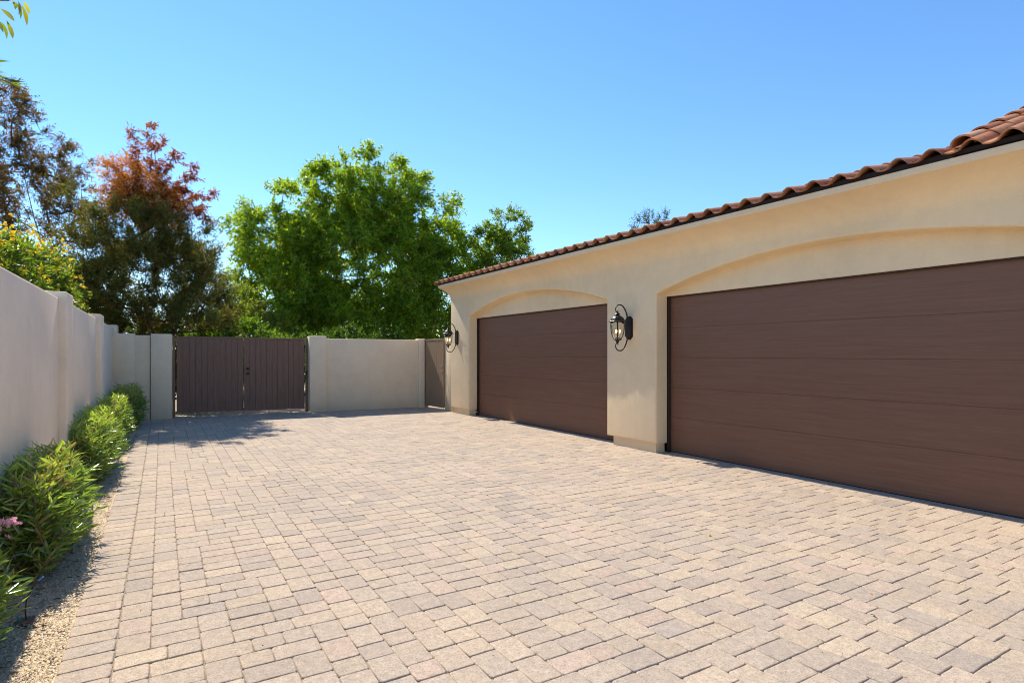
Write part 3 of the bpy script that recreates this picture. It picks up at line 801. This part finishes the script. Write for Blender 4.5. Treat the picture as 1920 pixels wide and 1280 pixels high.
P, D, *_ = twig_leaves(rs, cents, od, 12, 20, .58, .5, -.05, .45); n = len(P)
D = D*.6
leaves('crown', P, D, rs.uniform(.06, .12, n), rs.uniform(.014, .026, n), palette(rs, n, [(.070, .100, .024), (.105, .125, .030), (.145, .138, .040), (.20, .150, .060)], [.34, .30, .2, .16]), M_conifer, T, rs)
P, D, *_ = twig_leaves(rs, c2, o2, 9, 16, .42, .7, .5, .1); n = len(P)
oo = leaves('dead_foliage', P, D, rs.uniform(.06, .11, n), rs.uniform(.014, .026, n), palette(rs, n, [(.56, .27, .050), (.48, .20, .040), (.60, .36, .10), (.36, .14, .035)]), M_dead, T, rs); oo['label'] = 'orange-brown dead foliage in the middle'
P, D, *_ = twig_leaves(rs, arms, ao, 6, 16, .30, .6, .7, 0); n = len(P)
oo = leaves('dead_foliage', P, D, rs.uniform(.08, .15, n), rs.uniform(.020, .034, n), palette(rs, n, [(.27, .085, .040), (.19, .055, .030), (.38, .15, .05)]), M_dead, T, rs); oo['label'] = 'dark red dead foliage on the top branches'

# tall brown pine at the far left
rs = np.random.default_rng(6)
T = thing('pine_tree', 'tall thinning brown and olive conifer behind the left wall', 'tree', (-4.1, 30, 0))
blobs = [(-.6, 0, 8.0, 2.0, 1.7, 2.0), (-1.2, 0, 10.2, 1.6, 1.5, 2.0), (.9, 0, 7.6, 1.35, 1.2, 1.5), (-2.6, 0, 7.6, 1.8, 1.5, 1.8), (.6, 0, 9.3, 1.0, 1, 1.1), (-2.6, 0, 9.8, 1.2, 1.2, 1.6), (-1.3, 0, 11.6, .8, .8, .9)]
cents, od = in_blob(rs, 360, blobs, .08)
skeleton('trunk', [(.25, 0, -.1), (.25, 0, 2), (.2, 0, 4), (.05, 0, 5.6), (-.3, 0, 7.0), (-.6, 0, 8.6), (-.9, 0, 10.2), (-1.1, 0, 11.4)], cents, .007, .20, M_barkr, T, rs, .2)
P, D, *_ = twig_leaves(rs, cents, od, 9, 14, .52, .9, .15, .1); n = len(P)
leaves('crown', P, D, rs.uniform(.10, .18, n), rs.uniform(.022, .036, n), palette(rs, n, [(.075, .078, .024), (.13, .090, .032), (.19, .095, .040), (.050, .060, .020), (.24, .12, .06)], [.3, .25, .2, .15, .1]), M_conifer, T, rs)

# junipers and shrubs behind the gate
def bushy(name, label, cat, loc, blobs, ncl, seed, cols, leaf=(.08, .13, .03, .045), tw=(10, 12, .4), mat=None, up=.3, droop=.2, group=None, tr_=.03, rmax=.06):
    rs = np.random.default_rng(seed); T = thing(name, label, cat, loc, group=group)
    cents, od = in_blob(rs, ncl, blobs, .25)
    skeleton('stems' if 'tree' not in name else 'trunk', [(0, 0, -.05), (.02, 0, .35), (0, .02, .7)], cents, .006, rmax, M_bark, T, rs)
    P, D, *_ = twig_leaves(rs, cents, od, tw[0], tw[1], tw[2], .8, droop, up); n = len(P)
    leaves('foliage' if 'tree' not in name else 'crown', P, D, rs.uniform(leaf[0], leaf[1], n), rs.uniform(leaf[2], leaf[3], n), palette(rs, n, cols), mat or M_leaf, T, rs)
    return T, rs, cents, od
OL = [(.040, .052, .016), (.065, .072, .022), (.10, .092, .030), (.030, .042, .014)]
bushy('juniper_tree', 'narrow olive juniper standing right of the cypress', 'tree', (1.35, 20, 0), [(0, 0, 2.4, .60, .6, 1.5), (-.1, 0, 3.6, .32, .4, .75), (.35, 0, 2.6, .4, .4, .9)], 110, 31, OL, (.05, .10, .010, .018), (11, 16, .34), M_conifer, .5, -.1, rmax=.08)
bushy('shrub', 'pale yellow-green leafy shrub between the juniper and the big tree', 'shrub', (2.35, 22.5, 0), [(0, 0, 2.2, 1.2, .9, 1.7), (-.3, 0, 3.6, .6, .6, .75), (.9, 0, 2.0, .9, .8, 1.3)], 130, 32, [(.085, .13, .022), (.12, .16, .03), (.06, .10, .018), (.16, .18, .05)])
bushy('shrub', 'bright green shrub behind the middle of the double gate', 'shrub', (2.0, 18.6, 0), [(0, 0, 1.5, 1.0, .7, 1.1), (.9, 0, 1.4, .8, .7, .95), (-.9, 0, 1.4, .8, .7, 1.0)], 120, 33, [(.06, .12, .016), (.09, .15, .02), (.035, .08, .014)])
bushy('shrub', 'dark glossy shrub behind the left half of the gate', 'shrub', (-.2, 18.4, 0), [(0, 0, 1.4, 1.0, .6, .95), (-1.0, .3, 1.4, .8, .6, .95), (.9, 0, 1.3, .7, .6, .9)], 120, 34, [(.028, .06, .012), (.045, .08, .014), (.02, .045, .012)])
bushy('shrub', 'deep green shrub at the foot of the big tree', 'shrub', (5.0, 18.9, 0), [(0, 0, 1.3, 1.2, .7, .95), (1.5, 0, 1.3, 1.0, .7, .95), (-1.3, 0, 1.3, .9, .7, .9)], 130, 35, [(.03, .07, .012), (.05, .10, .014), (.02, .05, .012)])
# far green belt that closes the view beyond the trees
rs = np.random.default_rng(40); bl = []
for i in range(46): bl.append((-22+i*1.45+rs.normal(0, .3), 38+rs.normal(0, 1.5), 1.6, 1.5, 1.2, rs.uniform(2.0, 3.4)))
cents, od = in_blob(rs, 1300, bl, .3)
P, D, *_ = twig_leaves(rs, cents, od, 7, 9, .7, .8, .2, .3); n = len(P)
leaves('distant_trees', P, D, rs.uniform(.18, .32, n), rs.uniform(.09, .14, n), palette(rs, n, [(.045, .075, .018), (.07, .10, .025), (.03, .05, .014)]), M_leaf, None, rs, kind='stuff')

# yellow flowering shrubs behind the left wall
YG = [(.060, .105, .018), (.095, .14, .022), (.04, .075, .014)]
for i, (yy, zz, lab) in enumerate(((9.2, 2.40, 'yellow flowering shrub over the wall at the left picture edge'), (11.9, 2.62, 'yellow flowering shrub rising highest over the wall, left of the first full pilaster'), (14.8, 2.25, 'sparser yellow flowering shrub over the wall before the cypress'))):
    T, rs, cents, od = bushy('flowering_shrub', lab, 'shrub', (-1.85, yy, 0), [(0, 0, zz-.65, .55, 1.5, .95), (0, .3, zz, .50, 1.1, .62), (.1, -.7, zz-.1, .45, .8, .55)], 230, 50+i, YG, (.06, .10, .022, .034), (9, 11, .32), None, .5, .1, 'yellow flowering shrubs behind the left wall')
    # trumpet flowers
    top = cents[cents[:, 2] > zz-.2]; idx = rs.integers(0, len(top), 480)
    fp = top[idx]+rs.normal(0, .15, (480, 3))+np.array([0, 0, .16]); k = 5
    FP, FD = blooms(rs, fp, k)
    leaves('flowers', FP, FD, rs.uniform(.032, .052, 480*k), rs.uniform(.030, .042, 480*k), palette(rs, 480*k, [(.85, .64, .02), (.88, .70, .05), (.80, .55, .02)], None, .08), M_petal, T, rs)

# ------------------------------------------------------------------ oleander hedge along the wall
def oleander(label, y, zt, seed, nst, half=.75, xr=.26, pink=0, dry=.12, xc=-.70):
    rs = np.random.default_rng(seed)
    T = thing('oleander_shrub', label, 'shrub', (xc, y, 0), group='oleanders along the left wall')
    bm = bmesh.new(); PP, DD, CC = [], [], []
    tops = []
    for i in range(nst):
        a = rs.uniform(0, 2*math.pi); q = math.sqrt(rs.random())
        tx, ty = q*math.cos(a), q*math.sin(a)
        sx = np.sign(tx)*abs(tx)**.8*xr; sy = np.sign(ty)*abs(ty)**.8*half
        edge = max(abs(sx)/xr, abs(sy)/half)
        zt_ = zt*(1-.26*max(0, edge-.45)**1.4)*rs.uniform(.80, 1.03)
        if rs.random() < .35: zt_ *= rs.uniform(.45, .85); sx *= 1.05; sy *= 1.05
        b0 = np.array([sx*.65+rs.normal(0, .03), sy*.86+rs.normal(0, .05), -.02]); top = np.array([sx, sy, zt_])
        mid = b0*.5+top*.5+np.array([rs.normal(0, .05), rs.normal(0, .06), -.02]); 
        pts = [b0, (b0+mid)/2+rs.normal(0, .01, 3), mid, (mid+top)/2+rs.normal(0, .008, 3), top]
        tube(bm, pts, [.006, .0055, .0045, .0035, .0025], 4, cap=False)
        dr = top-mid; dr /= np.linalg.norm(dr); tops.append((top, dr))
        nw = rs.integers(10, 13); sh = []; side_at = set(rs.integers(2, 8, 4).tolist())
        for w_ in range(nw):
            t = .14+.86*w_/(nw-1)
            p = pts[0]+(pts[2]-pts[0])*(t/.5) if t < .5 else pts[2]+(pts[4]-pts[2])*((t-.5)/.5)
            if w_ in side_at:
                az = rs.uniform(0, 6.28); sd = np.array([math.cos(az), math.sin(az), rs.uniform(.2, 1.0)]); sd /= np.linalg.norm(sd); sl = rs.uniform(.09, .19); sh.append((np.array(p), sd, sl))
            for k in range(3):
                an = w_*1.05+k*2.094+rs.uniform(-.5, .5); sp = rs.uniform(.6, 1.3)*(1.15-.5*(w_/nw))
                v = np.array([math.cos(an), math.sin(an), 0])*sp+dr*.5+np.array([0, 0, rs.uniform(-.25, .35)]); PP.append(p); DD.append(v)
                c_ = (.150, .225, .050) if rs.random() < .55 else ((.070, .130, .036) if rs.random() < .55 else (.27, .32, .13))
                if w_ > nw-4: c_ = (.26, .35, .065)
                if rs.random() < dry*.25: c_ = (.28, .20, .09)
                CC.append(c_)
        for p, sd, sl in sh:                       # side shoots
            tube(bm, [p, p+sd*sl], [.0028, .0015], 4, cap=False)
            for q in range(4):
                pp = p+sd*sl*(.35+.65*q/3)
                for k in range(3):
                    an = rs.uniform(0, 6.28); v = np.array([math.cos(an), math.sin(an), rs.uniform(-.5, .5)])*rs.uniform(.6, 1.0)+sd*.7; PP.append(pp); DD.append(v)
                    CC.append((.160, .240, .050) if rs.random() < .6 else ((.075, .135, .036) if rs.random() < .5 else (.26, .33, .10)))
    obj('stems', bm, M_stem, T)
    PP, DD, CC = map(np.array, (PP, DD, CC)); n = len(PP)
    leaves('foliage', PP, DD, rs.uniform(.065, .125, n), rs.uniform(.012, .019, n), CC*rs.uniform(.8, 1.2, (n, 1)), M_oleander, T, rs, .25, True)
    if pink:
        for j in range(pink):
            top, dr = tops[rs.integers(0, len(tops))] if pink < 4 else tops[j]
            if isinstance(pink, int) and seed == 101: top = np.array([.12+.035*j, .46-.05*j, zt+.0-.03*(j % 2)])
            n = 25; c0 = top+np.array([0, 0, .02])
            fp, fd = blooms(rs, c0+rs.normal(0, .020, (5, 3)), 5, .3)
            leaves('flower', fp, fd, .022, .018, palette(rs, 25, [(.75, .35, .48), (.80, .45, .56)], None, .08), M_petal, T, rs)
    return T
oleander('nearest oleander, at the left edge, with pink flowers', 3.80, .56, 101, 90, .46, .08, 3, xc=-.90)
oleander('second oleander from the camera, broad and leggy with dry stems', 5.62, .76, 102, 230, .74, .155, 0, 1.1, xc=-.765)
oleander('third oleander, clipped into a round-topped mass past the first gap', 9.15, .77, 103, 270, 1.32, .17, 1, .15, xc=-.75)
oleander('fourth oleander, under the second pilaster', 12.0, .77, 104, 200, 1.05, .18, 0, .3, xc=-.72)
oleander('last oleander, darkest, against the end wall', 14.6, .84, 107, 190, .95, .25, 2, .8, xc=-.62)

# dry litter under the hedge
rs = np.random.default_rng(60); n = 1500
P = np.stack([rs.normal(-.72, .13, n).clip(-.93, -.45), rs.uniform(2.8, 15.5, n), rs.uniform(.0, .012, n)], 1)
D = rs.normal(size=(n, 3)); D[:, 2] *= .15
leaves('leaf_litter', P, D, rs.uniform(.03, .09, n), rs.uniform(.006, .014, n), palette(rs, n, [(.22, .15, .08), (.32, .23, .12), (.14, .09, .05), (.40, .30, .17)]), M_litter, None, rs, kind='stuff')
# tiny debris scattered on the pavers
n = 700; P = np.stack([rs.uniform(-.4, 6.4, n), rs.uniform(.8, 12, n), np.full(n, .002)], 1); D = rs.normal(size=(n, 3)); D[:, 2] *= .1
leaves('paver_debris', P, D, rs.uniform(.004, .014, n), rs.uniform(.002, .006, n), palette(rs, n, [(.16, .10, .05), (.35, .28, .16), (.10, .07, .04), (.55, .50, .42)]), M_litter, None, rs, kind='stuff')

# ------------------------------------------------------------------ single fallen leaves
def fallen(label, x, y, L, col, rot):
    bm = bmesh.new(); pr = [(0, 0), (.3, .22), (.6, .2), (1, 0), (.6, -.2), (.3, -.22)]
    c0 = [bm.verts.new((a*L, b*L, .004+.10*L*abs(b)*2+.12*L*a)) for a, b in pr]; md = [bm.verts.new((.3*L, 0, .004+.03*L)), bm.verts.new((.6*L, 0, .004+.05*L))]
    for f in ((0, 1, 6), (1, 2, 7, 6), (2, 3, 7), (7, 3, 4), (6, 7, 4, 5), (0, 6, 5)):
        bm.faces.new([(c0+md)[i] for i in f])
    me = bpy.data.meshes.new('fallen_leaf'); bm.to_mesh(me); bm.free()
    at = me.attributes.new('tint', 'FLOAT_COLOR', 'POINT'); at.data.foreach_set('color', np.tile(np.array([*col, 1], dtype=np.float32), len(me.vertices)))
    o = obj('fallen_leaf', me, M_leaf); o.location = (x, y, 0); o.rotation_euler = (0, 0, rot); meta(o, label, 'leaf', 'leaves fallen on the driveway')
fallen('yellow-green fallen leaf on the pavers, largest one', 3.92, 3.31, .045, (.30, .34, .06), .5)
fallen('dark green fallen leaf on the pavers low on the right', 3.55, 1.80, .035, (.05, .09, .02), 2.0)
fallen('pale green fallen leaf, farthest one on the pavers', 4.51, 4.34, .035, (.40, .48, .22), .2)
fallen('tiny green fallen leaf near the large door', 5.27, 1.88, .028, (.12, .25, .05), 1.2)
fallen('small yellow-brown fallen leaf in the right foreground', 3.84, 1.97, .026, (.45, .25, .05), .8)
fallen('long green fallen leaf on the gravel edge by the second oleander', -.50, 6.0, .06, (.12, .30, .08), .1)

# drip irrigation stake in the bed
dt = thing('drip_emitter', 'curved black drip tube with blue tip on a small brown cap in the gravel', 'irrigation', (-.66, 4.27, 0))
bm = bmesh.new(); tube(bm, [(0, 0, 0), (-.006, 0, .06), (.0, 0, .12), (.03, 0, .19), (.055, 0, .225)], .0032, 6); obj('tube', bm, M_rubber, dt, smooth=True)
bm = bmesh.new(); tube(bm, [(.052, 0, .220), (.075, 0, .240)], .006, 6); obj('tip', bm, N('blue_plastic').base((.05, .22, .55), .4), dt)
bm = bmesh.new(); lathe(bm, [(.055, -.01), (.058, .002), (.050, .008), (.002, .009)], 16); obj('cap', bm, N('brown_plastic').base((.12, .06, .03), .6), dt)
bm = bmesh.new(); tube(bm, [(-.035, 0, .008), (-.035, 0, .026)], .008, 6); obj('plug', bm, N('teal_plastic').base((.01, .22, .20), .5), dt)

# ------------------------------------------------------------------ overhanging branch (tree beyond the left wall) and palm
rs = np.random.default_rng(70)
T = thing('citrus_tree', 'tree beyond the left wall whose leafy twig hangs into the top left corner', 'tree', (-2.6, 4.6, 0))
O = np.array([-2.6, 4.6, 0])
cents, od = in_blob(rs, 60, [(-.9, -.2, 4.2, 1.0, 1.2, 1.0)], .3)
tipb = np.array([-.905, 5.10, 4.02])-O
cc = np.concatenate([cents, np.array([[.9, .2, 4.35], [1.3, .35, 4.3], tipb])])
skeleton('trunk', [(0, 0, -.1), (0, 0, 1.2), (-.1, 0, 2.4), (-.2, 0, 3.2)], cc, .010, .10, M_bark, T, rs)
P, D, *_ = twig_leaves(rs, cents, od, 6, 7, .35, .8, .3, .2); n = len(P)
leaves('crown', P, D, rs.uniform(.09, .14, n), rs.uniform(.03, .045, n), palette(rs, n, [(.07, .11, .018), (.10, .13, .02)]), M_leaf, T, rs)
def cam_pt(u, v, d):
    a = (u-960)/FPX*d
    return np.array([a*math.cos(YAW)+d*math.sin(YAW), -a*math.sin(YAW)+d*math.cos(YAW), EYE+(664-v)/FPX*d])
# each hanging leaf: (base pixel, tip pixel) turned into points four metres away, then real leaf meshes
for i, (b0, b1, wd) in enumerate((((2, 40), (12, 74), .030), ((0, 16), (27, 40), .034), ((22, 0), (28, 18), .026), ((30, 4), (38, 36), .030), ((40, 8), (50, 49), .030), ((12, 38), (24, 73), .028), ((-14, 30), (6, 62), .034), ((44, 2), (55, 28), .024), ((-30, 10), (-4, 30), .034), ((34, 2), (33, 28), .026))):
    a = cam_pt(*b0, 4.0+.04*math.sin(i*2.3)); b = cam_pt(*b1, 3.98+.05*math.cos(i*1.9)); a -= O; b -= O
    d = b-a; L = np.linalg.norm(d); d /= L; s = np.cross(d, norm(rs.normal(size=(1, 3)))[0]*.5+np.array([.6, .8, .1])); s /= np.linalg.norm(s); nn_ = np.cross(s, d)
    prof = [(0, .0), (.18, .30), (.42, .5), (.68, .40), (.88, .17), (1, 0)]
    V = []; F = []
    for q, w_ in prof: 
        m_ = a+d*L*q+nn_*(.012*math.sin(q*3))
        V += [tuple(m_+s*w_*wd+nn_*w_*.008), tuple(m_), tuple(m_-s*w_*wd+nn_*w_*.008)]
    for k in range(5):
        for z_ in (0, 1): F.append((3*k+z_, 3*k+z_+1, 3*k+z_+4, 3*k+z_+3))
    me = mesh_py('leaf', V, F, [((.16, .17, .022) if i % 3 else (.09, .13, .02))]*len(V))
    obj('leaf', me, M_leaf, T, smooth=True)
bm = bmesh.new(); tw = [cam_pt(u, v, 4.0)-O for u, v in ((-60, -20), (-20, 0), (14, 2), (30, -4), (48, 0))]; tube(bm, [cc[-3]]+tw, [.008, .006, .005, .004, .003, .002], 5); obj('twig', bm, M_stem, T)

T = thing('palm_tree', 'palm whose frond tips just reach into the left picture edge', 'tree', (-4.98, 15.7, 0))
bm = bmesh.new(); tube(bm, [(0, 0, -.1), (.05, 0, 2.5), (0, .1, 5), (.05, 0, 7.2)], [.24, .20, .18, .20], 10); obj('trunk', bm, M_bark, T, smooth=True)
rs = np.random.default_rng(80)
for k in range(13):
    an = k*2*math.pi/13; Lf = 2.35
    el = [.15, .6, .35][k % 3]
    if k == 0: el = .22
    dr = np.array([math.cos(an), math.sin(an), el]); dr /= np.linalg.norm(dr)
    pts = [np.array([0, 0, 7.2])+dr*Lf*t+np.array([0, 0, -.55*(t**2)]) for t in np.linspace(0, 1, 9)]
    bm = bmesh.new(); tube(bm, pts, [.03, .026, .022, .018, .014, .011, .008, .006, .003], 5)
    fr_ = obj('frond', bm, M_stem, T)
    PP, DD = [], []
    for t in np.linspace(.12, 1, 44):
        p = np.array([0, 0, 7.2])+dr*Lf*t+np.array([0, 0, -.55*(t**2)])
        sd = np.cross(dr, [0, 0, 1]); sd /= np.linalg.norm(sd)
        for s_ in (-1, 1): PP.append(p); DD.append(sd*s_*(1.05-.6*t)+dr*.8+np.array([0, 0, -.25]))
    PP, DD = np.array(PP), np.array(DD); n = len(PP)
    leaves('leaflets', PP, DD, rs.uniform(.35, .5, n)*.9, .028, palette(rs, n, [(.06, .095, .02), (.09, .12, .03)]), M_leaf, fr_, rs)
print('objects', len(bpy.data.objects), 'tris', sum(len(o.data.polygons) for o in bpy.data.objects if o.type == 'MESH'))
